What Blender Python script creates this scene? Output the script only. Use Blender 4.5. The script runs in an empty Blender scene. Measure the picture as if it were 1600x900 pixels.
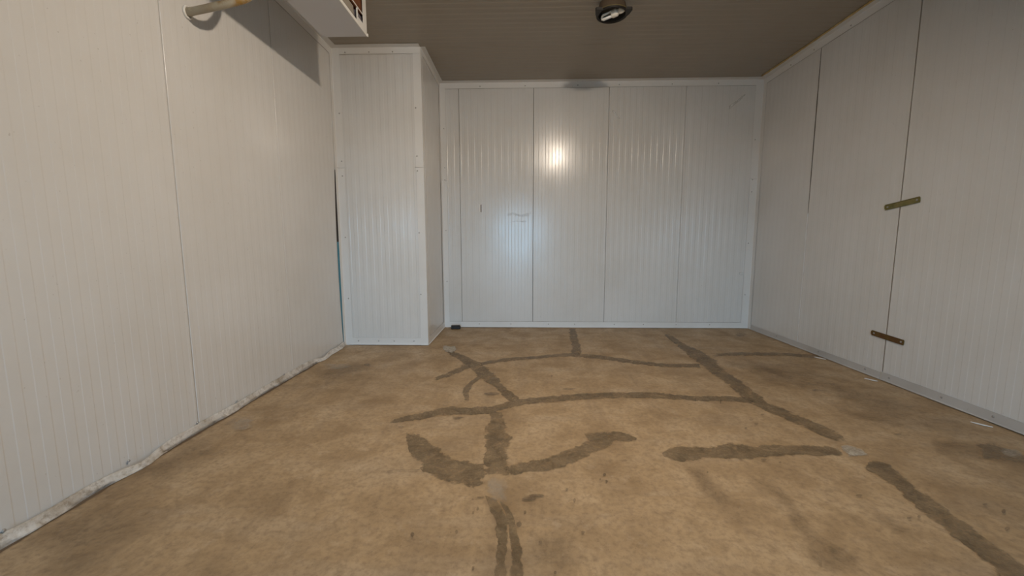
import bpy, bmesh, math, random
import numpy as np
from mathutils import Vector, Matrix, noise as mnoise

random.seed(7)
scene = bpy.context.scene
col = scene.collection

# ------------------------------------------------------------------ room measures (metres)
XL, XR = -2.074, 3.113          # left and right wall faces
YB, YR = 5.545, -5.0            # far wall, wall behind the camera
HC = 3.28                       # ceiling
XK, YK = -1.105, 4.549          # boxed-in corner: right face, front face
CAM = Vector((0, 0, 1.2))
F_PX, PITCH, YAW, ROLL = 627.24, 0.1153, -0.0271, -0.0018

# ------------------------------------------------------------------ camera
fw = Vector((math.sin(YAW) * math.cos(PITCH), math.cos(YAW) * math.cos(PITCH), -math.sin(PITCH)))
rt = Vector((math.cos(YAW), -math.sin(YAW), 0))
up = rt.cross(fw)
rt, up = rt * math.cos(ROLL) + up * math.sin(ROLL), up * math.cos(ROLL) - rt * math.sin(ROLL)
cd = bpy.data.cameras.new('camera')
cd.sensor_width = 36.0
cd.lens = F_PX / 1600.0 * 36.0
cd.clip_start = 0.05
cam = bpy.data.objects.new('camera', cd)
col.objects.link(cam)
m = Matrix.Identity(4)
for i in range(3):
    m[i][0], m[i][1], m[i][2], m[i][3] = rt[i], up[i], -fw[i], CAM[i]
cam.matrix_world = m
scene.camera = cam

# ------------------------------------------------------------------ world (daylight outside the doorway) and exposure
w = bpy.data.worlds.new('daylight')
scene.world = w
w.use_nodes = True
bg = w.node_tree.nodes['Background']
bg.inputs['Color'].default_value = (0.38, 0.70, 1.0, 1)
bg.inputs['Strength'].default_value = 23.0
scene.view_settings.view_transform = 'Standard'
scene.view_settings.look = 'None'
scene.view_settings.gamma = 1.0
scene.view_settings.use_curve_mapping = False
scene.view_settings.exposure = 0.0
LAMP_POWER = 83.0
LAMP_POS = Vector((0.733, 1.553, HC))       # the lit ceiling lamp, above the frame
DOOR = (-0.95, 0.60, 2.30)                  # doorway behind the camera: x0, x1, height
pl = bpy.data.lights.new('doorway_portal', 'AREA')
pl.shape = 'RECTANGLE'
pl.size = DOOR[1] - DOOR[0]
pl.size_y = DOOR[2]
pl.cycles.is_portal = True
po = bpy.data.objects.new('doorway_portal', pl)
po.location = ((DOOR[0] + DOOR[1]) / 2, YR - 0.06, DOOR[2] / 2)
po.rotation_euler = (math.radians(90), 0, 0)
col.objects.link(po)


# ------------------------------------------------------------------ helpers
def pix_ray(x, y):
    return fw + rt * ((x - 800) / F_PX) + up * ((450 - y) / F_PX)


def on_floor(x, y, z=0.0):
    d = pix_ray(x, y)
    return CAM + d * ((z - CAM.z) / d.z)


def on_plane(x, y, axis, v):
    d = pix_ray(x, y)
    return CAM + d * ((v - CAM[axis]) / d[axis])


def link(name, me, mat=None, parent=None, smooth=False):
    o = bpy.data.objects.new(name, me)
    col.objects.link(o)
    if mat is not None and not me.materials:
        me.materials.append(mat)
    if parent is not None:
        o.parent = parent
    if smooth:
        me.polygons.foreach_set('use_smooth', [True] * len(me.polygons))
    return o


def bm_obj(name, bm, mat=None, parent=None, smooth=False):
    bmesh.ops.recalc_face_normals(bm, faces=bm.faces)
    me = bpy.data.meshes.new(name)
    bm.to_mesh(me)
    bm.free()
    return link(name, me, mat, parent, smooth)


def structure(o):
    o['kind'] = 'structure'
    return o


def thing(name, label, cat, loc=(0, 0, 0), group=None):
    o = bpy.data.objects.new(name, None)
    o.empty_display_size = 0.1
    o.location = loc
    col.objects.link(o)
    o['label'] = label
    o['category'] = cat
    if group:
        o['group'] = group
    return o


def tag(o, label, cat, group=None):
    o['label'] = label
    o['category'] = cat
    if group:
        o['group'] = group
    return o


def add_box(bm, x0, x1, y0, y1, z0, z1, bevel=0.0):
    r = bmesh.ops.create_cube(bm, size=1.0)
    vs = r['verts']
    for v in vs:
        v.co = Vector(((x0 + x1) / 2 + v.co.x * (x1 - x0), (y0 + y1) / 2 + v.co.y * (y1 - y0), (z0 + z1) / 2 + v.co.z * (z1 - z0)))
    if bevel:
        es = list({e for v in vs for e in v.link_edges})
        bmesh.ops.bevel(bm, geom=es, offset=bevel, segments=2, affect='EDGES', profile=0.5)


def box_obj(name, b, mat, parent=None, bevel=0.0):
    bm = bmesh.new()
    add_box(bm, *b, bevel=bevel)
    return bm_obj(name, bm, mat, parent)


def add_tube(bm, pts, rad, seg=12, caps=True):
    pts = [Vector(p) for p in pts]
    rads = rad if isinstance(rad, (list, tuple)) else [rad] * len(pts)
    rings = []
    ref = None
    for i, p in enumerate(pts):
        t = (pts[min(i + 1, len(pts) - 1)] - pts[max(i - 1, 0)]).normalized()
        if ref is None:
            ref = t.orthogonal().normalized()
        ref = (ref - t * ref.dot(t)).normalized()
        b = t.cross(ref)
        rings.append([bm.verts.new(p + (ref * math.cos(2 * math.pi * k / seg) + b * math.sin(2 * math.pi * k / seg)) * rads[i]) for k in range(seg)])
    for a, c in zip(rings, rings[1:]):
        for k in range(seg):
            bm.faces.new((a[k], a[(k + 1) % seg], c[(k + 1) % seg], c[k]))
    if caps:
        bm.faces.new(rings[0][::-1])
        bm.faces.new(rings[-1])


def add_lathe(bm, prof, seg=32, center=(0, 0, 0)):
    c = Vector(center)
    rings = [[bm.verts.new(c + Vector((r * math.cos(2 * math.pi * k / seg), r * math.sin(2 * math.pi * k / seg), z))) for k in range(seg)] for r, z in prof]
    for a, b in zip(rings, rings[1:]):
        for k in range(seg):
            bm.faces.new((a[k], a[(k + 1) % seg], b[(k + 1) % seg], b[k]))
    return rings


def catmull(pts, n):
    pts = [Vector(p) for p in pts]
    P = [pts[0] * 2 - pts[1]] + pts + [pts[-1] * 2 - pts[-2]]
    out = []
    for i in range(1, len(P) - 2):
        for k in range(n):
            t = k / n
            a, b, c, d = P[i - 1], P[i], P[i + 1], P[i + 2]
            out.append(0.5 * ((2 * b) + (c - a) * t + (2 * a - 5 * b + 4 * c - d) * t * t + (3 * b - a - 3 * c + d) * t ** 3))
    out.append(pts[-1])
    return out


# ------------------------------------------------------------------ materials
class Mat:
    def __init__(self, name, rough=0.5, metal=0.0, color=(0.8, 0.8, 0.8), spec=0.5):
        self.m = bpy.data.materials.new(name)
        self.m.use_nodes = True
        self.t = self.m.node_tree
        self.b = self.t.nodes['Principled BSDF']
        self.out = self.t.nodes['Material Output']
        self.b.inputs['Roughness'].default_value = rough
        self.b.inputs['Metallic'].default_value = metal
        self.b.inputs['Base Color'].default_value = (*color, 1)
        self.b.inputs['Specular IOR Level'].default_value = spec
        self.g = None

    def n(self, kind, **kw):
        o = self.t.nodes.new(kind)
        for k, v in kw.items():
            setattr(o, k, v)
        return o

    def l(self, a, b):
        self.t.links.new(a, b)

    def pos(self):
        if self.g is None:
            self.g = self.n('ShaderNodeNewGeometry').outputs['Position']
        return self.g

    def noise(self, scale, detail=4, rough=0.55, stretch=None, distort=0.0, offset=(0, 0, 0), rotz=0.0):
        mp = self.n('ShaderNodeMapping')
        mp.inputs['Scale'].default_value = stretch or (1, 1, 1)
        mp.inputs['Location'].default_value = offset
        mp.inputs['Rotation'].default_value = (0, 0, rotz)
        self.l(self.pos(), mp.inputs['Vector'])
        t = self.n('ShaderNodeTexNoise')
        t.inputs['Scale'].default_value = scale
        t.inputs['Detail'].default_value = detail
        t.inputs['Roughness'].default_value = rough
        t.inputs['Distortion'].default_value = distort
        self.l(mp.outputs[0], t.inputs['Vector'])
        return t.outputs['Fac']

    def ramp(self, fac, stops):
        r = self.n('ShaderNodeValToRGB')
        el = r.color_ramp.elements
        while len(el) < len(stops):
            el.new(0.5)
        for e, (p, c) in zip(el, stops):
            e.position = p
            e.color = (*c, 1) if len(c) == 3 else c
        self.l(fac, r.inputs['Fac'])
        return r.outputs['Color']

    def rng(self, fac, a, b, c=0.0, d=1.0):
        r = self.n('ShaderNodeMapRange')
        for k, v in zip(('From Min', 'From Max', 'To Min', 'To Max'), (a, b, c, d)):
            r.inputs[k].default_value = v
        self.l(fac, r.inputs['Value'])
        return r.outputs['Result']

    def math(self, op, a, b):
        r = self.n('ShaderNodeMath', operation=op)
        for i, v in enumerate((a, b)):
            if isinstance(v, (int, float)):
                r.inputs[i].default_value = v
            else:
                self.l(v, r.inputs[i])
        return r.outputs[0]

    def mix(self, fac, a, b, mode='MIX'):
        r = self.n('ShaderNodeMix', data_type='RGBA', blend_type=mode)
        for s, v in ((r.inputs[0], fac), (r.inputs[6], a), (r.inputs[7], b)):
            if isinstance(v, (int, float)):
                s.default_value = v
            elif isinstance(v, tuple):
                s.default_value = (*v, 1)
            else:
                self.l(v, s)
        return r.outputs[2]

    def color(self, sock):
        self.l(sock, self.b.inputs['Base Color'])

    def bump(self, sock, strength=0.2, dist=0.01):
        b = self.n('ShaderNodeBump')
        b.inputs['Strength'].default_value = strength
        b.inputs['Distance'].default_value = dist
        self.l(sock, b.inputs['Height'])
        self.l(b.outputs[0], self.b.inputs['Normal'])


def m_panel(name, base, rough=0.2, dirt=0.07):
    k = Mat(name, rough)
    n1 = k.noise(1.3, 5, 0.6)
    n2 = k.noise(5, 5, 0.6, stretch=(1, 1, 0.6))
    n3 = k.noise(60, 3, 0.5)
    c = k.mix(k.rng(n1, 0.35, 0.75), base, tuple(v * (1 - dirt) * f for v, f in zip(base, (1.0, 0.985, 0.96))))
    c = k.mix(k.rng(n2, 0.55, 0.8, 0, 0.12), c, tuple(v * 0.85 for v in base))
    spots = k.rng(n3, 0.72, 0.76, 0, 0.4)
    c = k.mix(spots, c, (0.35, 0.31, 0.27))
    k.color(c)
    k.l(k.rng(n2, 0.3, 0.8, rough - 0.02, rough + 0.05), k.b.inputs['Roughness'])
    k.bump(k.noise(2.2, 2, 0.5), 0.10, 0.01)
    return k.m


M_PANEL = m_panel('white_panel_paint', (0.70, 0.69, 0.675))
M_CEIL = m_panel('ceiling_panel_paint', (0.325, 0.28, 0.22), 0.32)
M_TRIM = m_panel('white_trim_paint', (0.75, 0.74, 0.725), 0.35, 0.08)
def m_flash():
    k = Mat('dirty_flashing', 0.5)
    c = k.ramp(k.noise(5, 6, 0.7), [(0.35, (0.40, 0.34, 0.27)), (0.48, (0.60, 0.56, 0.51)), (0.62, (0.72, 0.69, 0.65))])
    c = k.mix(k.rng(k.noise(23, 5, 0.7), 0.5, 0.65, 0, 0.6), c, (0.24, 0.18, 0.12))
    k.color(c)
    k.bump(k.noise(26, 4, 0.6), 0.6, 0.01)
    return k.m


M_FLASH = m_flash()
M_BASE = m_panel('scuffed_trim_paint', (0.56, 0.54, 0.52), 0.4, 0.25)
M_CORE = Mat('panel_core', 0.9, color=(0.10, 0.085, 0.07)).m
M_BLACK = Mat('black_housing', 0.55, color=(0.012, 0.010, 0.009)).m
M_WHITE = Mat('white_enamel', 0.4, color=(0.78, 0.76, 0.72)).m
M_TRAY = Mat('tray_aluminium', 0.5, color=(0.62, 0.61, 0.62)).m
M_DARK = Mat('dark_inside', 0.8, color=(0.03, 0.02, 0.015)).m
M_EDGE_SHADE = Mat('edge_shade', 0.8, color=(0.16, 0.125, 0.09)).m  # dark tone for the shadow line painted along trim edges
M_SEALANT = Mat('grey_sealant', 0.8, color=(0.27, 0.235, 0.20)).m
M_STEEL = Mat('screw_steel', 0.45, 0.6, color=(0.42, 0.40, 0.38)).m
M_BULB = Mat('bulb_glass', 0.25, color=(0.88, 0.88, 0.86)).m
M_PLASTIC = Mat('bulb_plastic', 0.4, color=(0.80, 0.76, 0.68)).m
M_REFL = Mat('dull_reflector', 0.6, color=(0.05, 0.038, 0.02)).m
M_TEAL = Mat('teal_film', 0.4, color=(0.04, 0.24, 0.34)).m
M_GLOW = Mat('lit_bulb', 0.3, color=(0.9, 0.9, 0.9))
M_GLOW.b.inputs['Emission Color'].default_value = (1, 0.86, 0.66, 1)
M_GLOW.b.inputs['Emission Strength'].default_value = 8.0
M_GLOW = M_GLOW.m


def m_coil():
    k = Mat('rusty_coil_fins', 0.7)
    k.color(k.ramp(k.noise(14, 4), [(0.3, (0.13, 0.045, 0.018)), (0.7, (0.26, 0.10, 0.045))]))
    return k.m


def m_pipe():
    k = Mat('pipe_stained_plastic', 0.5)
    n = k.noise(11, 4, 0.6)
    xs = k.n('ShaderNodeSeparateXYZ')
    k.l(k.pos(), xs.inputs[0])
    f = k.math('MULTIPLY', k.rng(xs.outputs[0], -1.98, -1.78), k.rng(n, 0.42, 0.6))
    k.color(k.mix(f, (0.40, 0.35, 0.26), (0.27, 0.15, 0.03)))
    return k.m


def m_strip(name, a, b, c):
    k = Mat(name, 0.5, 0.25)
    k.color(k.ramp(k.noise(13, 5, 0.65), [(0.32, a), (0.5, b), (0.68, c)]))
    return k.m


def m_floor():
    k = Mat('worn_concrete', 0.6, spec=0.3)
    big = k.noise(0.75, 5, 0.6, distort=0.4)
    mid = k.noise(3.2, 6, 0.62, distort=0.3)
    fine = k.noise(38, 5, 0.65)
    streak = k.noise(5.0, 4, 0.6, stretch=(1.0, 0.16, 1), rotz=math.radians(24))
    sweep = k.noise(4.0, 4, 0.6, stretch=(0.22, 1.2, 1), offset=(3, 1, 0))
    c = k.ramp(mid, [(0.30, (0.300, 0.205, 0.112)), (0.5, (0.430, 0.305, 0.176)), (0.70, (0.520, 0.385, 0.240))])
    c = k.mix(k.rng(big, 0.5, 0.78, 0, 0.4), c, (0.245, 0.180, 0.112))
    c = k.mix(k.rng(streak, 0.52, 0.72, 0, 0.42), c, (0.225, 0.160, 0.100))
    c = k.mix(k.rng(sweep, 0.52, 0.74, 0, 0.4), c, (0.45, 0.36, 0.26))
    c = k.mix(k.rng(fine, 0.46, 0.68, 0, 0.5), c, (0.20, 0.14, 0.09))
    c = k.mix(k.rng(k.noise(120, 2, 0.5), 0.68, 0.74, 0, 0.45), c, (0.12, 0.085, 0.055))
    c = k.mix(k.rng(k.noise(13, 6, 0.72, distort=0.5), 0.5, 0.68, 0, 0.45), c, (0.235, 0.165, 0.095))
    c = k.mix(k.rng(k.noise(9, 6, 0.75, offset=(7, 2, 0)), 0.56, 0.7, 0, 0.4), c, (0.56, 0.44, 0.31))
    k.color(c)
    k.l(k.rng(mid, 0.3, 0.7, 0.66, 0.48), k.b.inputs['Roughness'])
    hh = k.math('ADD', k.math('MULTIPLY', fine, 0.5), mid)
    k.bump(hh, 0.25, 0.006)
    return k.m


def m_stain(name, c0, c1, strength=1.0, sharp=4.0, rough=0.5, grain=14, rag=2.1):
    """Flush stain or repair mortar: fades out raggedly at its own rim (vertex attribute e, 0 at the rim)."""
    k = Mat(name, rough)
    a = k.n('ShaderNodeAttribute')
    a.attribute_name = 'e'
    n = k.noise(grain, 6, 0.7)
    n2 = k.noise(55, 4, 0.65)
    k.color(k.ramp(k.noise(10, 7, 0.72, distort=0.5), [(0.38, c0), (0.62, c1)]))
    k.bump(n2, 0.3, 0.004)
    v = k.math('ADD', a.outputs['Fac'], k.math('MULTIPLY', k.math('ADD', k.math('SUBTRACT', n, 0.55), k.math('MULTIPLY', k.math('SUBTRACT', k.noise(4.0, 4, 0.6), 0.5), 0.7)), rag))
    v = k.math('MULTIPLY', v, sharp)
    r = k.n('ShaderNodeMapRange')
    r.inputs['From Max'].default_value = 1.0
    r.inputs['To Max'].default_value = strength
    k.l(v, r.inputs['Value'])
    fac = k.math('MULTIPLY', r.outputs[0], k.math('MULTIPLY', k.rng(n2, 0.3, 0.6, 0.6, 1.0), k.rng(k.noise(4.5, 7, 0.75, distort=0.6), 0.38, 0.56, 0.45, 1.0)))
    tr = k.n('ShaderNodeBsdfTransparent')
    mx = k.n('ShaderNodeMixShader')
    k.l(fac, mx.inputs[0])
    k.l(tr.outputs[0], mx.inputs[1])
    k.l(k.b.outputs[0], mx.inputs[2])
    k.l(mx.outputs[0], k.out.inputs['Surface'])
    return k.m


M_FLOOR = m_floor()
M_COIL = m_coil()
M_PIPE = m_pipe()
M_PATCH = m_stain('dark_repair_mortar', (0.130, 0.094, 0.052), (0.290, 0.210, 0.122), 0.9)
M_PATCH_LT = m_stain('worn_repair_mortar', (0.180, 0.132, 0.078), (0.27, 0.20, 0.122), 0.8, 3.5)
M_FAINT = m_stain('faint_brown_stain', (0.14, 0.095, 0.055), (0.20, 0.14, 0.085), 0.34, 1.0, grain=5)
M_PALE = m_stain('pale_mortar', (0.46, 0.42, 0.35), (0.58, 0.54, 0.47), 0.85, 3.5)
M_PALE_THIN = m_stain('thin_pale_residue', (0.46, 0.40, 0.32), (0.56, 0.50, 0.42), 0.5, 1.5, grain=8)
M_SPOT = m_stain('dark_spot', (0.05, 0.034, 0.022), (0.10, 0.07, 0.045), 0.5, 3.0, grain=60, rag=1.2)
M_SCUFF = m_stain('wall_scuff', (0.80, 0.79, 0.77), (0.88, 0.87, 0.85), 1.0, 2.0, grain=30)
M_FOAM = m_strip('yellowed_foam', (0.38, 0.27, 0.10), (0.52, 0.38, 0.16), (0.62, 0.48, 0.24))

# ------------------------------------------------------------------ ribbed sandwich panels
def profile(width, period_n=12, depth=0.0014, slope=0.0055):
    """(u, w) of a shallow micro-ribbed sheet, w <= 0 lies deeper."""
    T = width / period_n
    pts = [(0.0, -0.03), (0.0, -0.0025), (0.0025, 0.0), (0.0035, 0.0)]
    for i in range(period_n):
        a = i * T + T * 0.27
        b = i * T + T * 0.77
        for s0, up_ in ((a, False), (b, True)):
            pts.append((s0 - slope / 2 - 0.001, -depth if up_ else 0.0))
            for q in range(6):
                t = q / 5
                h = t * t * (3 - 2 * t)
                pts.append((s0 - slope / 2 + slope * t, -depth * ((1 - h) if up_ else h)))
            pts.append((s0 + slope / 2 + 0.001, 0.0 if up_ else -depth))
    pts += [(width - 0.0035, 0.0), (width - 0.0025, 0.0), (width, -0.0025), (width, -0.03)]
    return pts


def add_panels(parent, origin, u, ext, nrm, seams, length, mat, ribs=12, gap=0.005, name='panel', ribdepth=0.0014):
    """Panels side by side along u, extruded along ext, facing nrm; seams = offsets along u."""
    origin, u, ext, nrm = (Vector(v) for v in (origin, u, ext, nrm))
    out = []
    for s0, s1 in zip(seams, seams[1:]):
        pr = profile(s1 - s0 - gap, max(1, round((s1 - s0) / 0.0865)) if ribs else 1, ribdepth)
        vs, fs = [], []
        for uu, ww in pr:
            b = origin + u * (s0 + gap / 2 + uu) + nrm * ww
            vs += [b, b + ext * length]
        for i in range(len(pr) - 1):
            fs.append((2 * i, 2 * i + 2, 2 * i + 3, 2 * i + 1))
        me = bpy.data.meshes.new(name)
        me.from_pydata([tuple(v) for v in vs], [], fs)
        me.update()
        # facing
        k = len(fs) // 2
        if me.polygons[k].normal.dot(nrm) < 0:
            me.flip_normals()
        o = link(name, me, mat, parent, smooth=True)
        me.set_sharp_from_angle(angle=math.radians(50))
        out.append(o)
    return out


TH = 0.03
floor = None


def slab(name, b, mat=M_CORE):
    return structure(box_obj(name, b, mat))


# floor: finely gridded, slightly uneven slab
def build_floor():
    nx, ny = 130, 260
    xs = np.linspace(XL - 0.05, XR + 0.05, nx)
    ys = np.linspace(YR - 0.05, YB + 0.05, ny)
    vs, fs = [], []
    for y in ys:
        for x in xs:
            z = 0.0015 * mnoise.noise(Vector((x * 1.1, y * 1.1, 3)))
            vs.append((x, y, z))
    for j in range(ny - 1):
        for i in range(nx - 1):
            a = j * nx + i
            fs.append((a, a + 1, a + nx + 1, a + nx))
    me = bpy.data.meshes.new('floor')
    me.from_pydata(vs, [], fs)
    me.update()
    return structure(link('floor', me, M_FLOOR, smooth=True))


floor = build_floor()

wall_left = slab('wall_left', (XL - 0.12, XL - TH, YR - 0.1, YB + 0.12, -0.02, HC + 0.1))
add_panels(wall_left, (XL, 0, 0), (0, 1, 0), (0, 0, 1), (1, 0, 0), [YR, -3.9, -2.85, -1.8, -0.75, 0.30, 1.35, 2.400, 3.455, YK + 0.03], HC, M_PANEL, gap=0.007, ribdepth=0.0008)
wall_right = slab('wall_right', (XR + TH, XR + 0.12, YR - 0.1, YB + 0.12, -0.02, HC + 0.1))
add_panels(wall_right, (XR, 0, 0), (0, 1, 0), (0, 0, 1), (-1, 0, 0), [YR, -4.08, -3.0, -1.92, -0.84, 0.24, 1.32, 2.38, 3.455, 4.535, YB], HC, M_PANEL, gap=0.007, ribdepth=0.0008)
wall_back = slab('wall_back', (XL - 0.12, XR + 0.12, YB + TH, YB + 0.12, -0.02, HC + 0.1))
add_panels(wall_back, (0, YB, 0), (1, 0, 0), (0, 0, 1), (0, -1, 0), [XK - 0.03, -0.853, 0.139, 1.131, 2.128, XR], HC, M_PANEL)
# seams of the right wall that have opened or been filled with dark sealant
for nm, yc, za, zb, w0, w1_, mt in (('open_seam', 4.535, 1.5, HC - 0.08, 0.004, 0.014, M_CORE), ('seam_sealant', 3.455, 0.08, HC, 0.0055, 0.0055, M_SEALANT)):
    bm = bmesh.new()
    prev = None
    for i in range(25):
        f = i / 24
        z = za + (zb - za) * f
        hw = 0.5 * (w0 + (w1_ - w0) * math.sin(math.pi * min(1, f * 0.9 + 0.05))) * (1 + 0.25 * mnoise.noise(Vector((z * 7, yc, 0))))
        pr = (bm.verts.new((XR - 0.0008, yc - hw, z)), bm.verts.new((XR - 0.0008, yc + hw, z)))
        if prev:
            bm.faces.new((prev[0], prev[1], pr[1], pr[0]))
        prev = pr
    bm_obj(nm, bm, mt, wall_right)
# boxed-in corner
wall_corner_box = slab('wall_corner_box', (XL - TH, XK - TH, YK + TH, YB + TH, -0.02, HC + 0.02))
add_panels(wall_corner_box, (0, YK, 0), (1, 0, 0), (0, 0, 1), (0, -1, 0), [XL, XK], HC, M_PANEL)
add_panels(wall_corner_box, (XK, 0, 0), (0, 1, 0), (0, 0, 1), (1, 0, 0), [YK, YB], HC, M_PANEL)
# wall behind the camera with its doorway
bm = bmesh.new()
add_box(bm, XL - 0.12, DOOR[0], YR - 0.12, YR - TH, -0.02, HC + 0.1)
add_box(bm, DOOR[1], XR + 0.12, YR - 0.12, YR - TH, -0.02, HC + 0.1)
add_box(bm, DOOR[0], DOOR[1], YR - 0.12, YR - TH, DOOR[2], HC + 0.1)
wall_rear = structure(bm_obj('wall_rear', bm, M_CORE))
add_panels(wall_rear, (0, YR, 0), (1, 0, 0), (0, 0, 1), (0, 1, 0), [XL, DOOR[0]], HC, M_PANEL)
add_panels(wall_rear, (0, YR, 0), (1, 0, 0), (0, 0, 1), (0, 1, 0), [DOOR[1], 1.4, 2.3, XR], HC, M_PANEL)
add_panels(wall_rear, (0, YR, DOOR[2]), (1, 0, 0), (0, 0, 1), (0, 1, 0), [DOOR[0], DOOR[1]], HC - DOOR[2], M_PANEL)
bm = bmesh.new()
add_box(bm, DOOR[0] - 0.06, DOOR[0] + 0.02, YR - 0.14, YR + 0.015, 0, DOOR[2] + 0.06)
add_box(bm, DOOR[1] - 0.02, DOOR[1] + 0.06, YR - 0.14, YR + 0.015, 0, DOOR[2] + 0.06)
add_box(bm, DOOR[0] + 0.02, DOOR[1] - 0.02, YR - 0.14, YR + 0.015, DOOR[2] - 0.02, DOOR[2] + 0.06)
structure(bm_obj('door_1', bm, M_TRIM))
structure(box_obj('ground', (-60, 60, -150, YR - 0.05, -0.2, -0.012), Mat('outdoor_paving', 0.9, color=(0.10, 0.095, 0.09)).m))

ceiling = slab('ceiling', (XL - 0.12, XR + 0.12, YR - 0.12, YB + 0.12, HC + TH, HC + 0.12))
add_panels(ceiling, (XL - 0.02, 0, HC), (0, 1, 0), (1, 0, 0), (0, 0, -1), [YR, -4.62, -3.6, -2.58, -1.56, -0.54, 0.48, 1.50, 2.52, 3.54, 4.56, YB], XR - XL + 0.04, M_CEIL, gap=0.003)

# ------------------------------------------------------------------ trims: folded sheet angles with screws
bm = bmesh.new()
add_lathe(bm, [(0.0078, 0), (0.007, 0.003), (0.004, 0.005), (0.0005, 0.0055)], 10)
bmesh.ops.recalc_face_normals(bm, faces=bm.faces)
SCREW = bpy.data.meshes.new('screw')
bm.to_mesh(SCREW)
bm.free()
SCREW.materials.append(M_STEEL)


def screw(parent, p, nrm, s=1.0):
    o = bpy.data.objects.new('screw', SCREW)
    o.rotation_mode = 'QUATERNION'
    o.rotation_quaternion = Vector((0, 0, 1)).rotation_difference(Vector(nrm))
    o.location = p
    o.scale = (s, s, s)
    o.parent = parent
    col.objects.link(o)
    return o


def angle_piece(name, p0, p1, a, b, wa, wb, mat=M_TRIM, parent=None, lift=0.0, t=0.002, bow=0.0, seed=0, edge_shade=False):
    """L-profile from p0 to p1; legs run along a (width wa, lies on the plane whose normal is b) and b."""
    p0, p1, a, b = (Vector(v) for v in (p0, p1, a, b))
    off = (a + b) * lift
    n = max(2, int((p1 - p0).length / 0.18))
    bm = bmesh.new()
    rings = []
    prof = [(wa, 0.0), (wa, t), (t + 0.004, t), (t, t + 0.004), (t, wb), (0, wb), (0, 0)]
    for i in range(n + 1):
        f = i / n
        q = p0.lerp(p1, f) + off
        wv = bow * mnoise.noise(Vector((f * 9 + seed, seed * 1.7, 0)))
        ring = []
        for j, (ua, ub) in enumerate(prof):
            if j in (0, 1):
                ub += abs(wv)
            if j in (4, 5):
                ua += abs(wv)
            ring.append(bm.verts.new(q + a * ua + b * ub))
        rings.append(ring)
    k = len(prof)
    for r0, r1 in zip(rings, rings[1:]):
        for j in range(k):
            bm.faces.new((r0[j], r0[(j + 1) % k], r1[(j + 1) % k], r1[j]))
    bm.faces.new(rings[0][::-1])
    bm.faces.new(rings[-1])
    o = bm_obj(name, bm, mat, parent)
    if edge_shade:  # thin dark strip standing in for the shadow line at the leg's edge
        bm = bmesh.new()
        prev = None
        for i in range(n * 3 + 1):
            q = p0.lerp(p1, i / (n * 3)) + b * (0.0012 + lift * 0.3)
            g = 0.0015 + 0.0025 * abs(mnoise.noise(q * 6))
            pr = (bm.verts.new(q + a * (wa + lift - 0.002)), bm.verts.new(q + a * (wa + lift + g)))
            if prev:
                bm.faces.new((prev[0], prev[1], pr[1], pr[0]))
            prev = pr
        bm_obj('edge_shade_line', bm, M_EDGE_SHADE, parent or o)
    return o


def screws_along(parent, p0, p1, nrm, n, jit=0.05, f0=0.06, f1=0.94):
    p0, p1 = Vector(p0), Vector(p1)
    for i in range(n):
        f = f0 + (f1 - f0) * (i + 0.5) / n + random.uniform(-jit, jit) / max(1, n) * 2
        screw(parent, p0.lerp(p1, f), nrm)


X, Y, Z = Vector((1, 0, 0)), Vector((0, 1, 0)), Vector((0, 0, 1))
W = 0.075
# ceiling trims: a = down the wall, b = across the ceiling
t1 = structure(angle_piece('trim_1', (XK, YB, HC), (XR, YB, HC), -Z, -Y, W, W, edge_shade=True, lift=0.0015, bow=0.003))
screws_along(t1, (XK, YB - 0.0045, HC - 0.05), (XR, YB - 0.0045, HC - 0.05), -Y, 6)
t2 = structure(angle_piece('trim_2', (XR, 1.0, HC), (XR, YB, HC), -Z, -X, W, W, edge_shade=True, lift=0.0015, bow=0.006, seed=3))
screws_along(t2, (XR - 0.0045, 1.0, HC - 0.05), (XR - 0.0045, YB, HC - 0.05), -X, 9)
t3 = structure(angle_piece('trim_3', (XL, YR, HC), (XL, YK, HC), -Z, X, W, W, edge_shade=True, lift=0.0015, bow=0.004, seed=5))
t4 = structure(angle_piece('trim_4', (XL, YK, HC), (-1.26, YK, HC), -Z, -Y, W * 0.9, W, edge_shade=True, lift=0.0015, bow=0.003, seed=8))
angle_piece('trim_end_piece', (-1.272, YK, HC), (XK, YK, HC), -Z, -Y, W * 0.9, W, edge_shade=True, lift=0.004, parent=t4)
screws_along(t4, (XL, YK - 0.0045, HC - 0.05), (-1.26, YK - 0.0045, HC - 0.05), -Y, 3)
t5 = structure(angle_piece('trim_5', (XK, YK, HC), (XK, YB, HC), -Z, X, W * 0.7, W * 0.7, lift=0.0015, seed=9))
t6 = structure(angle_piece('trim_6', (XR, YR, HC), (XR, 1.0, HC), -Z, -X, W, W, lift=0.003, seed=10))

# vertical corner trims in two lengths, the lower overlapping the upper
ZJ = 2.02


def corner_trim(name, x, y, a, b, wa, wb, z0=0.0, z1=HC - 0.004, outside=False):
    lo = structure(angle_piece(name, (x, y, z0), (x, y, ZJ), a, b, wa, wb, lift=0.0045 if not outside else -0.0055, bow=0.003, seed=len(name) + x))
    angle_piece('upper_length', (x, y, ZJ - 0.03), (x, y, z1), a, b, wa, wb, lift=0.002 if not outside else -0.003, parent=lo, bow=0.002, seed=x)
    return lo


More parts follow.
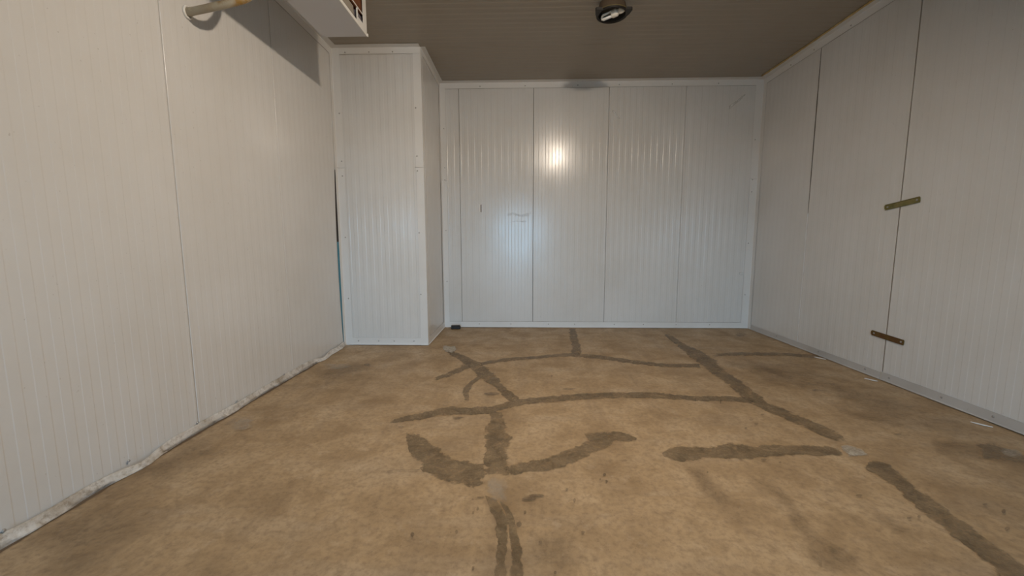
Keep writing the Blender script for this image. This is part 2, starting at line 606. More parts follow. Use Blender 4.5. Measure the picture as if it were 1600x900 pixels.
c1 = corner_trim('trim_7', XR, YB, -X, -Y, 0.095, 0.07)
c2 = corner_trim('trim_8', XK, YB, X, -Y, 0.07, 0.06)
c3 = corner_trim('trim_9', XL, YK, X, -Y, 0.085, 0.055)
c4 = corner_trim('trim_10', XK, YK, -X, Y, 0.085, 0.085, outside=True)
for zz in (2.6, 1.93, 1.25, 0.55, 2.09):
    screw(c3, (XL + 0.06, YK - 0.0075, zz), -Y)
    screw(c4, (XK - 0.065, YK - 0.0065, zz + 0.05), -Y)
    screw(c1, (XR - 0.07, YB - 0.0075, zz - 0.08), -Y)
    screw(c2, (XK + 0.05, YB - 0.0075, zz + 0.1), -Y)
# bright crimp where the lengths overlap
for par, x, y, wd in ((c1, XR - 0.10, YB - 0.009, 0.10), (c2, XK + 0.004, YB - 0.009, 0.07), (c3, XL + 0.004, YK - 0.009, 0.09), (c4, XK - 0.088, YK - 0.009, 0.09)):
    bm = bmesh.new()
    add_tube(bm, catmull([(x, y, ZJ + 0.004), (x + wd * 0.5, y - 0.002, ZJ - 0.002), (x + wd, y, ZJ + 0.002)], 4), 0.0035, 6)
    bm_obj('overlap_lip', bm, M_TRIM, par, True)

# teal film showing where the corner angle has come away from the left wall
zs = np.linspace(0.05, 1.99, 24)
for nm, za, zb, mt in (('gap_shade', 1.2, 1.99, M_DARK), ('protective_film', 0.05, 1.2, M_TEAL)):  # upper dark strip paints the lifted edge's shade onto the wall
    bm = bmesh.new()
    prev = None
    for z in np.linspace(za, zb, 16):
        f = (1.99 - z) / 1.94
        wdt = 0.004 + 0.036 * math.sin(math.pi * min(1, f * 0.95 + 0.03)) ** 0.8
        y1 = YK - 0.058
        a_ = bm.verts.new((XL + 0.0025, y1 - wdt, z))
        b_ = bm.verts.new((XL + 0.0025, y1 + 0.004, z))
        if prev:
            bm.faces.new((prev[0], prev[1], b_, a_))
        prev = (a_, b_)
    o = bm_obj(nm, bm, mt, c3)

# yellowed sealing foam along the right ceiling corner
bm = bmesh.new()
pts, rads = [], []
for i in range(110):
    f = i / 109
    y = 1.6 + (YB - 0.12 - 1.6) * f
    e = max(0.0, (f - 0.86) / 0.14)
    pts.append((XR - W - 0.006 - 0.012 * e * (1 + mnoise.noise(Vector((y * 14, 0, 0)))), y, HC - 0.006))
    rads.append(0.009 + 0.003 * mnoise.noise(Vector((y * 9, 2, 0))) + 0.010 * e * abs(mnoise.noise(Vector((y * 23, 5, 0)))))
add_tube(bm, pts, rads, 8)
bm_obj('sealing_foam', bm, M_FOAM, t2, True)

# ------------------------------------------------------------------ baseboards
BH = 0.078
b1 = structure(angle_piece('baseboard_back', (XK + 0.07, YB, 0.001), (XR - 0.02, YB, 0.001), Z, -Y, BH, 0.018, edge_shade=True, lift=0.004, bow=0.004, seed=21))
for xx in (-0.86, 0.14, 1.13, 2.13):
    box_obj('joint_cover', (xx - 0.02, xx + 0.02, YB - 0.0095, YB - 0.0062, 0.012, BH), M_TRIM, b1)
screws_along(b1, (XK, YB - 0.0065, 0.05), (XR, YB - 0.0065, 0.05), -Y, 8)
b2 = structure(angle_piece('baseboard_right', (XR, 3.47, 0.001), (XR, YB - 0.02, 0.001), Z, -X, BH * 0.8, 0.012, mat=M_BASE, lift=0.003, bow=0.005, seed=23))
angle_piece('baseboard_length', (XR, YR, 0.001), (XR, 3.455, 0.001), Z, -X, BH * 0.9, 0.014, mat=M_BASE, lift=0.004, parent=b2, bow=0.006, seed=25)
for yy in (2.62, 2.95, 3.38, 3.62, 4.2, 4.9):
    screw(b2, (XR - 0.0065, yy, 0.045), -X, 1.0)
b3 = structure(angle_piece('baseboard_corner_box', (XL + 0.05, YK, 0.001), (XK + 0.004, YK, 0.001), Z, -Y, BH, 0.012, lift=0.006, bow=0.003, seed=27))
angle_piece('baseboard_return', (XK, YK - 0.004, 0.001), (XK, YB, 0.001), Z, X, BH, 0.01, lift=0.006, parent=b3, seed=29)
screws_along(b3, (XL, YK - 0.0085, 0.05), (XK, YK - 0.0085, 0.05), -Y, 4)


def crumpled_base():
    """The battered sheet flashing along the left wall: dented, lifted off in places."""
    bm = bmesh.new()
    n = 260
    rows = []
    for i in range(n + 1):
        y = -0.4 + (YK - 0.06 + 0.4) * i / n
        nz = lambda s, k=0: mnoise.noise(Vector((y * s, k * 3.1, 7.7)))
        lift = 0.0
        for yc, wd, am in ((1.98, 0.13, 0.045), (3.97, 0.12, 0.05), (1.55, 0.12, 0.018), (2.75, 0.2, 0.012), (4.3, 0.16, 0.03)):
            lift += am * math.exp(-((y - yc) / wd) ** 2)
        top = 0.056 + 0.010 * nz(2.2) + 0.006 * nz(9, 1) - lift * 0.5
        out = 0.022 + 0.010 * nz(3.1, 2) + 0.008 * nz(13, 3) + lift * 0.7
        row = [(0.003 + lift * 0.45 + 0.003 * abs(nz(7, 4)), top),
               (0.007 + lift * 0.55 + 0.004 * nz(8, 5), top * 0.72),
               (0.011 + lift * 0.6 + 0.005 * nz(10, 6), top * 0.45),
               (0.016 + out * 0.35, top * 0.22 + 0.003 * nz(15, 7)),
               (out * 0.85, 0.010 + 0.004 * nz(17, 8)),
               (out, 0.0025)]
        rows.append([bm.verts.new((XL + a, y, z)) for a, z in row])
    for r0, r1 in zip(rows, rows[1:]):
        for j in range(5):
            bm.faces.new((r0[j], r0[j + 1], r1[j + 1], r1[j]))
    o = structure(bm_obj('baseboard_left', bm, M_FLASH, None, True))
    md = o.modifiers.new('thick', 'SOLIDIFY')
    md.thickness = 0.0015
    md.offset = 0
    # loosened strip of rusty underlay sticking out below
    bm = bmesh.new()
    prev = None
    for i in range(121):
        y = 1.2 + 3.2 * i / 120
        nn = mnoise.noise(Vector((y * 4, 9, 1)))
        a_ = bm.verts.new((XL + 0.015, y, 0.002))
        b_ = bm.verts.new((XL + 0.040 + 0.016 * nn + 0.006 * mnoise.noise(Vector((y * 19, 2, 1))), y, 0.0025))
        if prev:
            bm.faces.new((prev[0], prev[1], b_, a_))
        prev = (a_, b_)
    bm_obj('underlay_edge', bm, Mat('rusty_underlay', 0.8, color=(0.16, 0.11, 0.07)).m, o)
    return o


base_left = crumpled_base()
for y in (1.42, 1.93, 2.38, 2.73, 3.31):
    screw(base_left, (XL + 0.012, y, 0.062), (1, 0, 0.3), 0.9)

# ------------------------------------------------------------------ floor repairs and stains (flush, children of the floor)
_dz = [0.0022]


def stain(name, pa, pb, mat, jitter=0.012, taper=(0.12, 0.12), step=0.022):
    """Region between two pixel-traced rims pa, pb (same count) laid on the floor."""
    A = [on_floor(*p) for p in pa]
    B = [on_floor(*p) for p in pb]
    ln = sum(((A[i + 1] + B[i + 1]) / 2 - (A[i] + B[i]) / 2).length for i in range(len(A) - 1))
    k = max(2, int(ln / step / (len(A) - 1)))
    A, B = catmull(A, k), catmull(B, k)
    z = _dz[0]
    _dz[0] += 0.00012
    nc = 9
    vs, es, fs = [], [], []
    n = len(A)
    for i in range(n):
        f = i / (n - 1)
        end = min(1.0, f / taper[0] if taper[0] else 1, (1 - f) / taper[1] if taper[1] else 1)
        w_ = (B[i] - A[i])
        wl = max(w_.length, 1e-4)
        ja = jitter * (mnoise.noise(A[i] * 9) + 0.5 * mnoise.noise(A[i] * 31))
        jb = jitter * (mnoise.noise(B[i] * 9 + Vector((5, 0, 0))) + 0.5 * mnoise.noise(B[i] * 31))
        # the mesh reaches a little beyond the traced rim so that it can fade there
        a2 = A[i] - w_ / wl * (0.12 * wl + 0.004 + ja)
        b2_ = B[i] + w_ / wl * (0.12 * wl + 0.004 + jb)
        for j in range(nc):
            s = j / (nc - 1)
            p = a2.lerp(b2_, s)
            vs.append((p.x, p.y, z))
            rim = 1 - abs(2 * s - 1)
            es.append(min(rim * 1.4, 0.9 * end + 0.02 if end < 1 else 1.0) - 0.05)
    for i in range(n - 1):
        for j in range(nc - 1):
            a = i * nc + j
            fs.append((a, a + 1, a + nc + 1, a + nc))
    me = bpy.data.meshes.new(name)
    me.from_pydata(vs, [], fs)
    me.update()
    if me.polygons[0].normal.z < 0:
        me.flip_normals()
    at = me.attributes.new('e', 'FLOAT', 'POINT')
    at.data.foreach_set('value', es)
    return link(name, me, mat, floor)


def r1(*pts):       # crop 1 of the photograph -> pixels
    return [(560 + x / 2.25, 500 + y / 2.25) for x, y in pts]


def r2(*pts):
    return [(1000 + x / 2.25, 500 + y / 2.25) for x, y in pts]


def line(name, pts, hw, mat, horiz=False, **kw):
    hs = hw if isinstance(hw, (list, tuple)) else [hw] * len(pts)
    if horiz:
        pa = [(x - h, y) for (x, y), h in zip(pts, hs)]
        pb = [(x + h, y) for (x, y), h in zip(pts, hs)]
    else:
        pa = [(x, y - h) for (x, y), h in zip(pts, hs)]
        pb = [(x, y + h) for (x, y), h in zip(pts, hs)]
    return stain(name, pa, pb, mat, **kw)


MP = 'mortar_patch'
line(MP, r1((425, 157), (520, 140), (640, 131), (740, 123), (850, 132), (980, 150)) + r2((100, 160), (215, 160)), [2.4, 2.4, 2.0, 2.4, 2.8, 2.6, 2.6, 2.6], M_PATCH, taper=(0.02, 0.02))
line(MP, r1((90, 362), (200, 342), (320, 321), (450, 318), (560, 292), (700, 276), (880, 266)) + r2((0, 266), (80, 268), (190, 277), (300, 278), (405, 287)), [1.8, 4.5, 5.5, 5, 5, 4, 4, 4, 4, 3.2, 3.4, 4], M_PATCH, taper=(0.06, 0.02))
line(MP, r1((318, 110), (360, 130), (410, 160), (450, 195), (500, 240), (555, 290)), [5, 9, 12, 12, 8, 10], M_PATCH, horiz=True, taper=(0.1, 0.02))
line(MP, r1((268, 209), (330, 186), (395, 158)), [2, 4, 5], M_PATCH_LT, taper=(0.12, 0.05))
line(MP, r1((765, 122), (768, 95), (757, 65), (752, 30)), [8, 6, 5, 5], M_PATCH_LT, horiz=True, taper=(0.02, 0.02))
line(MP, r1((435, 198), (397, 222), (380, 250), (380, 288)), [4, 4, 4, 3], M_PATCH_LT, horiz=True)
line(MP, r1((485, 318), (490, 380), (492, 440), (485, 510), (482, 550)), [6, 15, 18, 19, 17], M_PATCH, horiz=True, taper=(0.08, 0.12))
stain(MP, r1((165, 405), (208, 405), (270, 450), (335, 495), (400, 508), (465, 512)), r1((165, 420), (195, 485), (250, 535), (330, 570), (365, 585), (450, 592)), M_PATCH, taper=(0.07, 0.12))
stain(MP, r1((495, 525), (580, 500), (650, 492), (740, 462), (800, 432), (850, 402), (900, 394), (950, 405), (982, 420)), r1((535, 548), (600, 530), (700, 524), (780, 490), (850, 456), (890, 430), (925, 424), (955, 425), (980, 424)), M_PATCH, taper=(0.06, 0.05))
stain(MP, r1((785, 402), (830, 398), (880, 393)), r1((800, 425), (845, 425), (885, 425)), M_PATCH_LT)
stain(MP, r1((450, 620), (478, 690), (490, 770), (485, 850), (482, 960)), r1((482, 630), (515, 700), (524, 770), (520, 850), (512, 960)), M_PATCH, taper=(0.12, 0))
stain(MP, r1((500, 640), (525, 700), (535, 770), (532, 850), (528, 960)), r1((530, 660), (552, 730), (570, 800), (578, 850), (570, 960)), M_PATCH, taper=(0.12, 0))
stain(MP, r1((450, 545), (455, 590), (470, 640)), r1((525, 545), (515, 590), (525, 645)), M_PALE_THIN, taper=(0.3, 0.2))
line(MP, r2((90, 50), (150, 90), (210, 128), (260, 170), (330, 220), (400, 275), (480, 320), (560, 355), (640, 390), (710, 428)), [4, 8, 14, 13, 12, 13, 15, 16, 17, 6], M_PATCH, horiz=True, taper=(0.06, 0.06))
line(MP, r2((250, 125), (330, 121), (420, 120), (510, 122), (630, 130)), [2.5, 2.5, 2.2, 2.2, 2.5], M_PATCH_LT, taper=(0.1, 0.15))
stain(MP, r2((75, 470), (120, 452), (250, 450), (320, 433), (400, 448), (440, 440), (550, 446), (640, 446), (710, 458)), r2((78, 480), (125, 496), (250, 487), (350, 490), (450, 480), (560, 479), (650, 476), (705, 474), (712, 470)), M_PATCH, taper=(0.03, 0.06))
stain(MP, r2((700, 444), (740, 446), (775, 449)), r2((712, 476), (760, 480), (810, 480)), M_PALE, jitter=0.02)
stain(MP, r2((785, 497), (850, 503), (910, 543), (975, 600), (1050, 648), (1150, 728), (1250, 800), (1350, 868), (1440, 930)), r2((788, 520), (850, 552), (900, 592), (980, 662), (1060, 722), (1130, 782), (1220, 865), (1290, 925), (1390, 990)), M_PATCH, taper=(0.06, 0))
stain(MP, r1((295, 92), (320, 93), (345, 95)), r1((298, 112), (322, 113), (345, 112)), M_PALE)
SN = 'floor_stain'
line(SN, r2((420, 555), (520, 640), (560, 720), (640, 800), (740, 900)), [12, 14, 16, 20, 26], M_FAINT, horiz=True)
line(SN, r2((180, 520), (240, 580), (300, 650)), [10, 16, 12], M_FAINT, horiz=True)
stain(SN, r2((810, 668), (880, 690), (980, 760)), r2((800, 690), (860, 730), (960, 790)), M_FAINT)
stain(SN, r2((660, 780), (720, 800), (790, 850)), r2((640, 800), (700, 840), (760, 890)), M_FAINT)
stain(SN, r2((570, 780), (610, 810), (640, 850)), r2((590, 830), (620, 850), (640, 870)), M_FAINT)
stain(SN, r2((1180, 440), (1250, 440), (1340, 475), (1420, 500)), r2((1190, 480), (1250, 490), (1330, 500), (1420, 530)), M_PATCH_LT, taper=(0.3, 0.1))
stain(SN, r2((1255, 455), (1300, 452), (1345, 462)), r2((1280, 478), (1320, 485), (1360, 485)), M_PALE_THIN)
stain(SN, r2((1010, 420), (1110, 425), (1200, 450)), r2((1030, 470), (1120, 490), (1210, 500)), M_FAINT)
stain(SN, [(20, 850), (120, 800), (230, 770)], [(60, 905), (170, 880), (270, 820)], M_FAINT, taper=(0.3, 0.3))
stain(SN, [(180, 750), (250, 710), (330, 680)], [(240, 775), (310, 735), (390, 690)], M_FAINT, taper=(0.3, 0.3))
stain(SN, [(470, 600), (520, 575), (570, 560)], [(500, 612), (550, 590), (620, 570)], M_FAINT, taper=(0.3, 0.3))
stain(SN, [(1110, 560), (1190, 565), (1300, 580)], [(1170, 600), (1260, 610), (1400, 625)], M_FAINT, taper=(0.3, 0.3))
stain(SN, [(1250, 590), (1340, 605), (1470, 640)], [(1330, 660), (1430, 680), (1560, 700)], M_FAINT, taper=(0.3, 0.3))
stain(SN, [(352, 660), (380, 655), (405, 660)], [(360, 673), (382, 674), (400, 668)], M_PALE_THIN, taper=(0.4, 0.4))
stain(SN, [(500, 570), (525, 568), (552, 569)], [(505, 577), (528, 577), (550, 573)], M_PALE_THIN, taper=(0.4, 0.4))
stain(SN, [(730, 860), (820, 840), (900, 835)], [(740, 905), (830, 905), (920, 880)], M_FAINT, taper=(0.3, 0.3))


def spot(x, y, rx, ry=None, mat=M_SPOT):
    """small irregular dark fleck traced at pixel (x, y)"""
    ry = (ry or rx * 0.6) * 0.75
    rx *= 0.8
    stain('floor_fleck', [(x - rx, y - 0.2), (x - rx * 0.3, y - ry), (x + rx * 0.4, y - ry), (x + rx, y - 0.2)],
          [(x - rx, y + 0.2), (x - rx * 0.4, y + ry), (x + rx * 0.3, y + ry), (x + rx, y + 0.2)], mat, jitter=0.006, taper=(0.2, 0.2), step=0.012)


for x, y, a, b in ((402, 636, 5, 3), (430, 628, 16, 3), (420, 668, 6, 5), (404, 681, 4, 3), (565, 722, 12, 11), (586, 680, 6, 6), (345, 750, 7, 8), (325, 752, 3, 3),
                   (352, 345, 30, 3), (345, 350, 20, 2), (680, 200, 4, 3), (865, 548, 8, 6), (872, 572, 6, 6), (850, 565, 5, 3), (190, 760, 9, 7), (403, 880, 6, 5), (692, 895, 7, 5),
                   (600, 635, 34, 5), (625, 622, 36, 4), (110, 536, 14, 3), (170, 533, 60, 0.9), (930, 498, 22, 2), (760, 640, 6, 8), (790, 752, 8, 3), (733, 602, 6, 4), (150, 380, 14, 2),
                   (740, 245, 30, 2), (470, 262, 36, 5), (640, 790, 8, 3), (30, 160, 14, 4)):
    spot(560 + x / 2.25, 500 + y / 2.25, a / 2.25, b / 2.25)
for x, y, a, b in ((237, 541, 4, 3), (265, 616, 4, 3), (1277, 680, 11, 9), (1212, 655, 12, 4), (770, 623, 16, 4), (435, 496, 14, 4), (492, 506, 6, 3), (195, 285, 3, 8), (283, 292, 3, 9),
                   (390, 356, 10, 3), (408, 370, 9, 3), (430, 338, 8, 3), (372, 386, 6, 4), (615, 251, 16, 4), (1290, 742, 14, 8), (945, 705, 12, 3), (980, 700, 8, 4), (355, 55, 26, 7), (905, 408, 20, 3)):
    spot(1000 + x / 2.25, 500 + y / 2.25, a / 2.25, b / 2.25)

# ------------------------------------------------------------------ marks on the far wall
def wall_mark(pts, hw, mat, name='scuff_mark'):
    P = catmull([on_plane(x, y, 1, YB) for x, y in pts], 6)
    vs, es, fs = [], [], []
    for i, p in enumerate(P):
        f = i / (len(P) - 1)
        for j in range(5):
            s = j / 4 - 0.5
            vs.append((p.x, YB - 0.0012, p.z + s * 2 * hw))
            es.append(min(1 - abs(2 * s), min(f, 1 - f) * 4))
    for i in range(len(P) - 1):
        for j in range(4):
            a = i * 5 + j
            fs.append((a, a + 5, a + 6, a + 1))
    me = bpy.data.meshes.new(name)
    me.from_pydata(vs, [], fs)
    me.update()
    at = me.attributes.new('e', 'FLOAT', 'POINT')
    at.data.foreach_set('value', es)
    return link(name, me, mat, wall_back)


M_SMUDGE = m_stain('brown_smudge', (0.48, 0.43, 0.38), (0.58, 0.53, 0.48), 0.3, 2.0, grain=25)
wall_mark([(790, 337), (800, 334), (815, 337), (830, 334)], 0.03, M_SMUDGE)
wall_mark([(799, 346), (810, 346), (823, 346)], 0.012, M_SMUDGE)
wall_mark([(1139, 168), (1150, 160), (1166, 147)], 0.02, M_SCUFF)
wall_mark([(956, 172), (962, 178), (968, 186)], 0.015, M_SCUFF)
wall_mark([(1154, 427), (1158, 428), (1161, 428)], 0.02, M_SCUFF)

# a small steel latch plate let into the far wall
p = on_plane(750.5, 325, 1, YB)
bm = bmesh.new()
add_box(bm, p.x - 0.016, p.x + 0.004, YB - 0.006, YB + 0.001, p.z - 0.05, p.z + 0.05, 0.002)
lt = thing('latch_plate', 'small upright pale latch plate with a dark slot on the far ribbed wall', 'latch', (p.x, YB, p.z - 0.05))
for nm, bb, mt in (('plate', (p.x - 0.016, p.x + 0.004, YB - 0.007, YB + 0.001, p.z - 0.05, p.z + 0.05), M_WHITE),
                   ('slot', (p.x + 0.004, p.x + 0.015, YB - 0.004, YB + 0.001, p.z - 0.055, p.z + 0.045), M_DARK)):
    o = box_obj(nm, bb, mt, None, 0.0015)
    o.parent = lt
    o.matrix_parent_inverse = Matrix.Translation(lt.location).inverted()
bm.free()


# ------------------------------------------------------------------ brass strips across the seam of the right wall
def wall_strip(px0, px1, width, label, mat):
    a = on_plane(*px0, 0, XR)
    b = on_plane(*px1, 0, XR)
    c = (a + b) / 2
    L = (b - a).length
    t = thing('metal_strip', label, 'metal strip', (XR - 0.0005, c.y, c.z))
    d = (b - a).normalized()
    t.rotation_euler = (math.atan2(-d.z, -d.y), 0, 0) if d.y < 0 else (math.atan2(d.z, d.y), 0, 0)
    bm = bmesh.new()
    # a shallow channel: flat web with two folded rims, ends notched
    add_box(bm, -0.004, 0.0, -L / 2, L / 2, -width / 2, width / 2, 0.0008)
    add_box(bm, -0.009, -0.0035, -L / 2, L / 2, width / 2 - 0.004, width / 2, 0.0008)
    add_box(bm, -0.009, -0.0035, -L / 2, L / 2, -width / 2, -width / 2 + 0.004, 0.0008)
    bm_obj('channel', bm, mat, t)
    for sy in (-1, 1):
        screw(t, (-0.004, sy * (L / 2 - 0.022), 0), -X, 1.1)
        o = box_obj('end_lug', (-0.008, -0.003, sy * (L / 2) - 0.006, sy * (L / 2) + 0.006, -width * 0.3, width * 0.35), mat, t, 0.0008)
    return t


wall_strip((1384, 324.5), (1438, 311.5), 0.046, 'flat olive-gold metal strip rising across the right wall panel seam', m_strip('olive_brass', (0.11, 0.095, 0.022), (0.19, 0.165, 0.05), (0.26, 0.215, 0.085)))
wall_strip((1363, 519.5), (1412.5, 535.5), 0.044, 'rusty brown metal strip across the right wall seam near the floor', m_strip('rusty_brass', (0.10, 0.035, 0.012), (0.15, 0.075, 0.018), (0.14, 0.10, 0.02)))


# ------------------------------------------------------------------ ceiling lamps: open round bulkhead with a compact fluorescent bulb
def ceiling_lamp(loc, rot, label, lit):
    t = thing('ceiling_lamp', label, 'ceiling lamp', loc)
    # housing: bowl hanging 10 cm below the ceiling
    bm = bmesh.new()
    outer = [(0.100, 0.0), (0.112, -0.006), (0.124, -0.034), (0.129, -0.050), (0.136, -0.054), (0.136, -0.064), (0.128, -0.066), (0.116, -0.060), (0.108, -0.036), (0.094, -0.014), (0.03, -0.010), (0.001, -0.010)]
    outer = [(r, z * 1.6) for r, z in outer]
    rings = add_lathe(bm, outer[:5], 40)
    bm.faces.new(rings[0][::-1])
    bm_obj('base_dome', bm, Mat('brown_dusty_cast_iron', 0.7, color=(0.085, 0.060, 0.038)).m, t, True)
    bm = bmesh.new()
    rings = add_lathe(bm, outer[4:], 40)
    bm.faces.new(rings[-1])
    bm_obj('housing', bm, M_BLACK, t, True).data.set_sharp_from_angle(angle=math.radians(35))
    # reflector plate inside and the rust-brown cable seal above
    bm = bmesh.new()
    rg = add_lathe(bm, [(r, z * 1.6) for r, z in [(0.101, -0.030), (0.090, -0.016), (0.03, -0.0125), (0.001, -0.0125)]], 36)
    bm_obj('reflector', bm, M_REFL, t, True)
    bm = bmesh.new()
    rg = add_lathe(bm, [(r, z * 1.6) for r, z in [(0.030, -0.013), (0.034, -0.020), (0.026, -0.026), (0.001, -0.027)]], 20, (-0.03, -0.05, 0))
    bm_obj('terminal_block', bm, Mat('dusty_ceramic', 0.7, color=(0.34, 0.29, 0.25)).m, t, True)
    bm = bmesh.new()
    rg = add_lathe(bm, [(r, z * 1.6) for r, z in [(0.137, -0.050), (0.140, -0.052), (0.140, -0.055), (0.137, -0.057)]], 40)
    bm_obj('gasket', bm, Mat('olive_gasket', 0.7, color=(0.10, 0.075, 0.03)).m, t, True)
    # two pointed ears for the missing glass cover
    for s in (-1, 1):
        bm = bmesh.new()
        pr = [(0.095, -0.095), (0.150, -0.092), (0.160, -0.080), (0.148, -0.020), (0.128, 0.035)]
        lo = [bm.verts.new((s * a, b, -0.104)) for a, b in pr]
        hi = [bm.verts.new((s * a, b, -0.078)) for a, b in pr]
        n = len(pr)
        bm.faces.new(lo)
        bm.faces.new(hi[::-1])
        for i in range(n):
            bm.faces.new((lo[i], lo[(i + 1) % n], hi[(i + 1) % n], hi[i]))
        bmesh.ops.bevel(bm, geom=list(bm.edges), offset=0.003, segments=1, affect='EDGES')
        bm_obj('ear', bm, M_BLACK, t)
    # bulb lies almost flat: socket at +x, tubes towards -x
    c, s = math.cos(rot), math.sin(rot)
    ax = Vector((-c, s, -0.08)).normalized()
    sd = Vector((s, c, 0)).normalized()
    vt = ax.cross(sd)
    o0 = Vector((0.094 * c, -0.094 * s, -0.084))
    bm = bmesh.new()
    add_tube(bm, [o0 - ax * 0.0168, o0 + ax * 0.0024, o0 + ax * 0.0288], [0.019, 0.024, 0.024], 20)
    bm_obj('socket', bm, M_PLASTIC, t, True)
    bm = bmesh.new()
    add_tube(bm, [o0 + ax * 0.0288, o0 + ax * 0.0360, o0 + ax * 0.0432, o0 + ax * 0.0480, o0 + ax * 0.0888, o0 + ax * 0.0960], [0.018, 0.021, 0.030, 0.033, 0.033, 0.029], 24)
    bb = bm_obj('bulb', bm, M_PLASTIC, t, True)
    for k in range(3):
        an = math.pi * k / 3 + 0.4
        off = (sd * math.cos(an) + vt * math.sin(an))
        per = off.cross(ax)
        base = o0 + ax * 0.0936
        # one U-shaped tube
        p0 = off * 0.019 + per * 0.009
        p1 = -off * 0.019 + per * 0.009
        if k == 1:
            p0, p1 = off * 0.018, -off * 0.018
        pts = [base + p0, base + p0 + ax * 0.0792]
        for a_ in (0.25, 0.5, 0.75):
            mid = p0.lerp(p1, a_)
            pts.append(base + mid + ax * (0.0792 + 0.016 * math.sin(math.pi * a_)))
        pts += [base + p1 + ax * 0.0792, base + p1]
        bm = bmesh.new()
        add_tube(bm, pts, 0.0088, 10)
        bm_obj('tube', bm, M_GLOW if lit else M_BULB, bb, True)
    return t


off_lamp = ceiling_lamp((0.782, 3.815, HC), math.radians(33), 'open round black ceiling lamp with an unlit white bulb', False)
lit_lamp = ceiling_lamp((LAMP_POS.x, LAMP_POS.y, HC), math.radians(10), 'open round black ceiling lamp whose bulb is lit', True)
ld = bpy.data.lights.new('lamp_light', 'AREA')
ld.shape = 'DISK'
ld.size = 0.13
ld.energy = LAMP_POWER
ld.color = (1.0, 0.845, 0.68)
lo = bpy.data.objects.new('lamp_light', ld)
lo.location = (0, 0, -0.125)
lo.rotation_euler = (math.radians(27), math.radians(27), 0)
lo.parent = lit_lamp
col.objects.link(lo)


# ------------------------------------------------------------------ air cooler hung under the ceiling beside the left wall
def air_cooler():
    x0, x1, y0, y1, z0, z1 = -1.662, -1.290, 1.95, 3.505, 2.887, 3.255
    t = thing('air_cooler', 'white evaporator air cooler hanging under the ceiling with open rusty coil side', 'air cooler', ((x0 + x1) / 2, (y0 + y1) / 2, z0))

    def part(name, b, mat, bevel=0.0, parent=None):
        o = box_obj(name, b, mat, None, bevel)
        o.parent = parent or t
        o.matrix_parent_inverse = Matrix.Translation(t.location).inverted()
        return o
    # drip tray with folded rim
    bm = bmesh.new()
    add_box(bm, x0, x1 - 0.002, y0, y1, z0, z0 + 0.006)
    add_box(bm, x0, x0 + 0.004, y0, y1, z0 + 0.006, z0 + 0.045)
    o = bm_obj('drip_tray', bm, M_TRAY)
    o.parent = t
    o.matrix_parent_inverse = Matrix.Translation(t.location).inverted()
    # housing: top, wall side and both ends
    part('top_plate', (x0, x1, y0, y1, z1 - 0.006, z1), M_WHITE)
    part('rear_plate', (x0 + 0.0045, x0 + 0.012, y0, y1, z0 + 0.007, z1 - 0.007), M_WHITE)
    part('end_plate', (x0 + 0.013, x1 - 0.005, y1 - 0.008, y1 - 0.002, z0 + 0.007, z1 - 0.007), M_WHITE)
    part('end_plate', (x0 + 0.013, x1 - 0.005, y0 + 0.002, y0 + 0.008, z0 + 0.007, z1 - 0.007), M_WHITE)
    # front frame
    part('frame_rail', (x1 - 0.004, x1 + 0.002, y0, y1, z0 - 0.002, z0 + 0.024), M_WHITE, 0.001)
    part('frame_rail', (x1 - 0.004, x1, y0, y1, z1 - 0.045, z1), M_WHITE, 0.001)
    part('frame_stile', (x1 - 0.004, x1, y1 - 0.075, y1 - 0.001, z0 + 0.024, z1 - 0.045), M_WHITE, 0.001)
    part('frame_stile', (x1 - 0.004, x1, y0 + 0.001, y0 + 0.075, z0 + 0.024, z1 - 0.045), M_WHITE, 0.001)
    part('middle_rail', (x1 - 0.004, x1, y0 + 0.075, y1 - 0.075, z0 + 0.126, z0 + 0.136), M_WHITE, 0.001)
    part('gusset', (x1 - 0.004, x1, 3.325, y1 - 0.075, z0 + 0.024, z0 + 0.062), M_WHITE, 0.001)
    part('divider', (x1 - 0.012, x1, 3.322, 3.328, z0 + 0.024, z0 + 0.126), M_WHITE, 0.0008)
    part('corner_lug', (x1, x1 + 0.010, y1 - 0.012, y1 + 0.004, z0 - 0.004, z0 + 0.016), M_WHITE, 0.001)
    # what shows behind the frame: a pale duct in the lower bay, coil block in the upper
    part('lower_duct', (x1 - 0.060, x1 - 0.022, y0 + 0.08, 3.30, z0 + 0.058, z0 + 0.124), Mat('dusty_duct', 0.7, color=(0.30, 0.265, 0.22)).m, 0.003)
    part('terminal_box', (x1 - 0.06, x1 - 0.02, 3.335, y1 - 0.02, z0 + 0.03, z0 + 0.12), Mat('grey_box', 0.5, color=(0.20, 0.18, 0.20)).m, 0.003)
    part('dark_backing', (x0 + 0.02, x1 - 0.065, y0 + 0.03, y1 - 0.02, z0 + 0.01, z0 + 0.124), M_DARK)
    coil = part('coil_block', (x0 + 0.03, x1 - 0.03, y0 + 0.03, y1 - 0.03, z0 + 0.14, z1 - 0.02), M_COIL)
    fin = None
    for k in range(70):
        y = y1 - 0.04 - k * 0.012
        if fin is None:
            fin = part('fin', (x1 - 0.03, x1 - 0.012, y - 0.001, y + 0.001, z0 + 0.14, z1 - 0.05), M_COIL)
            fin.parent = coil
            y_first = y
        else:
            c = fin.copy()
            c.location.y = y - y_first
            col.objects.link(c)
    # hangers to the ceiling
    for y in (y0 + 0.2, y1 - 0.2):
        for x in (x0 + 0.05, x1 - 0.06):
            part('hanger', (x - 0.012, x + 0.012, y - 0.012, y + 0.012, z1, HC), M_STEEL)
    return t


air_cooler()

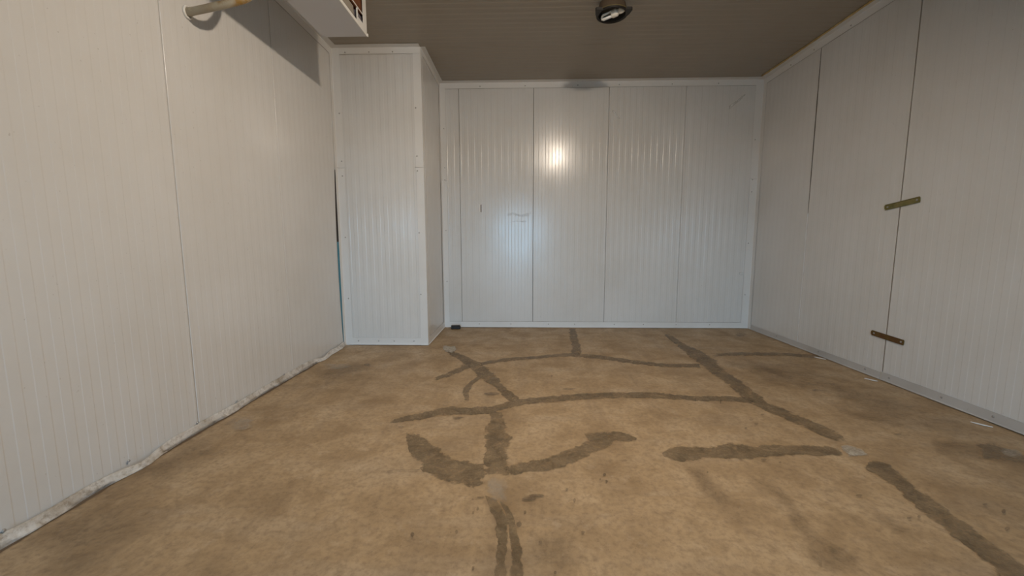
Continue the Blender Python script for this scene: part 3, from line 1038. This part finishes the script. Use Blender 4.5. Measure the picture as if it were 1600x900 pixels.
# ------------------------------------------------------------------ drain pipe from the cooler's tray out through the left wall
root = Vector((XL, 2.600, 2.607))
t = thing('drain_pipe', 'stained beige drain pipe bending out of the left wall up to the air cooler', 'pipe', root)
path = catmull([(0.0, 0, 0), (0.10, -0.018, 0.004), (0.20, -0.030, 0.014), (0.30, -0.020, 0.040), (0.365, 0.020, 0.085), (0.385, 0.065, 0.150), (0.40, 0.090, 0.215), (0.405, 0.10, 0.279)], 7)
bm = bmesh.new()
add_tube(bm, path, [0.0225 if i > 2 else 0.0235 for i in range(len(path))], 20)
bm_obj('pipe', bm, M_PIPE, t, True)
bm = bmesh.new()        # ragged white sealant collar at the wall
ring = []
for k in range(28):
    a = 2 * math.pi * k / 28
    ring.append(Vector((0.006, math.cos(a) * 0.029, math.sin(a) * (0.033 + 0.006 * mnoise.noise(Vector((a * 2, 1, 1)))))))
rad = [0.0075 + 0.003 * mnoise.noise(Vector((k * 0.9, 4, 0))) for k in range(28)]
add_tube(bm, ring + [ring[0]], rad + [rad[0]], 8, False)
bm_obj('sealant_collar', bm, M_WHITE, t, True)
bm = bmesh.new()        # oval moulding mark on the pipe
ov = []
for k in range(17):
    a = 2 * math.pi * k / 16
    ov.append((0.062 + math.cos(a) * 0.024, -0.0335 + 0.002, 0.003 + math.sin(a) * 0.006 - 0.001))
add_tube(bm, ov, 0.0016, 6, False)
bm_obj('mould_mark', bm, Mat('mark_pale', 0.5, color=(0.55, 0.48, 0.34)).m, t, True)

# ------------------------------------------------------------------ bits lying on the floor
p = on_floor(712.5, 514)
t = thing('plastic_block', 'small black plastic block on the floor against the far wall', 'block', (p.x, p.y, 0.003))
t.rotation_euler = (0, 0, math.radians(4))
bm = bmesh.new()
add_box(bm, -0.062, 0.062, -0.03, 0.03, 0.0, 0.036, 0.006)
bm_obj('body', bm, M_BLACK, t)
bm = bmesh.new()
add_box(bm, -0.066, 0.055, -0.033, 0.033, 0.0362, 0.046, 0.004)
bm_obj('lid', bm, M_BLACK, t)


def flake(x, y, lx, ly, rot, label, mat, h=0.004):
    p = on_floor(x, y)
    bm = bmesh.new()
    n = 9
    ring = []
    for k in range(n):
        a = 2 * math.pi * k / n
        r = 1 + 0.25 * mnoise.noise(Vector((k * 1.3, x * 0.1, y * 0.1)))
        ring.append((math.cos(a) * lx * r, math.sin(a) * ly * r))
    lo_ = [bm.verts.new((a, b, 0)) for a, b in ring]
    hi_ = [bm.verts.new((a * 0.9, b * 0.9, h + 0.3 * h * mnoise.noise(Vector((a * 40, b * 40, 1))))) for a, b in ring]
    bm.faces.new(lo_[::-1])
    bm.faces.new(hi_)
    for k in range(n):
        bm.faces.new((lo_[k], lo_[(k + 1) % n], hi_[(k + 1) % n], hi_[k]))
    o = bm_obj('paint_flake', bm, mat)
    o.location = (p.x, p.y, 0.0025)
    o.rotation_euler = (0, 0, rot)
    return tag(o, label, 'flake')


flake(1533, 664, 0.045, 0.010, -0.9, 'long white flake on the floor by the right baseboard screws', M_WHITE)
flake(1281, 560, 0.055, 0.014, -1.0, 'white flake on the floor where the dark line meets the right wall', M_WHITE)
flake(1361, 594, 0.050, 0.012, -1.0, 'dull white flake on the floor beside the right baseboard joint', M_TRIM)
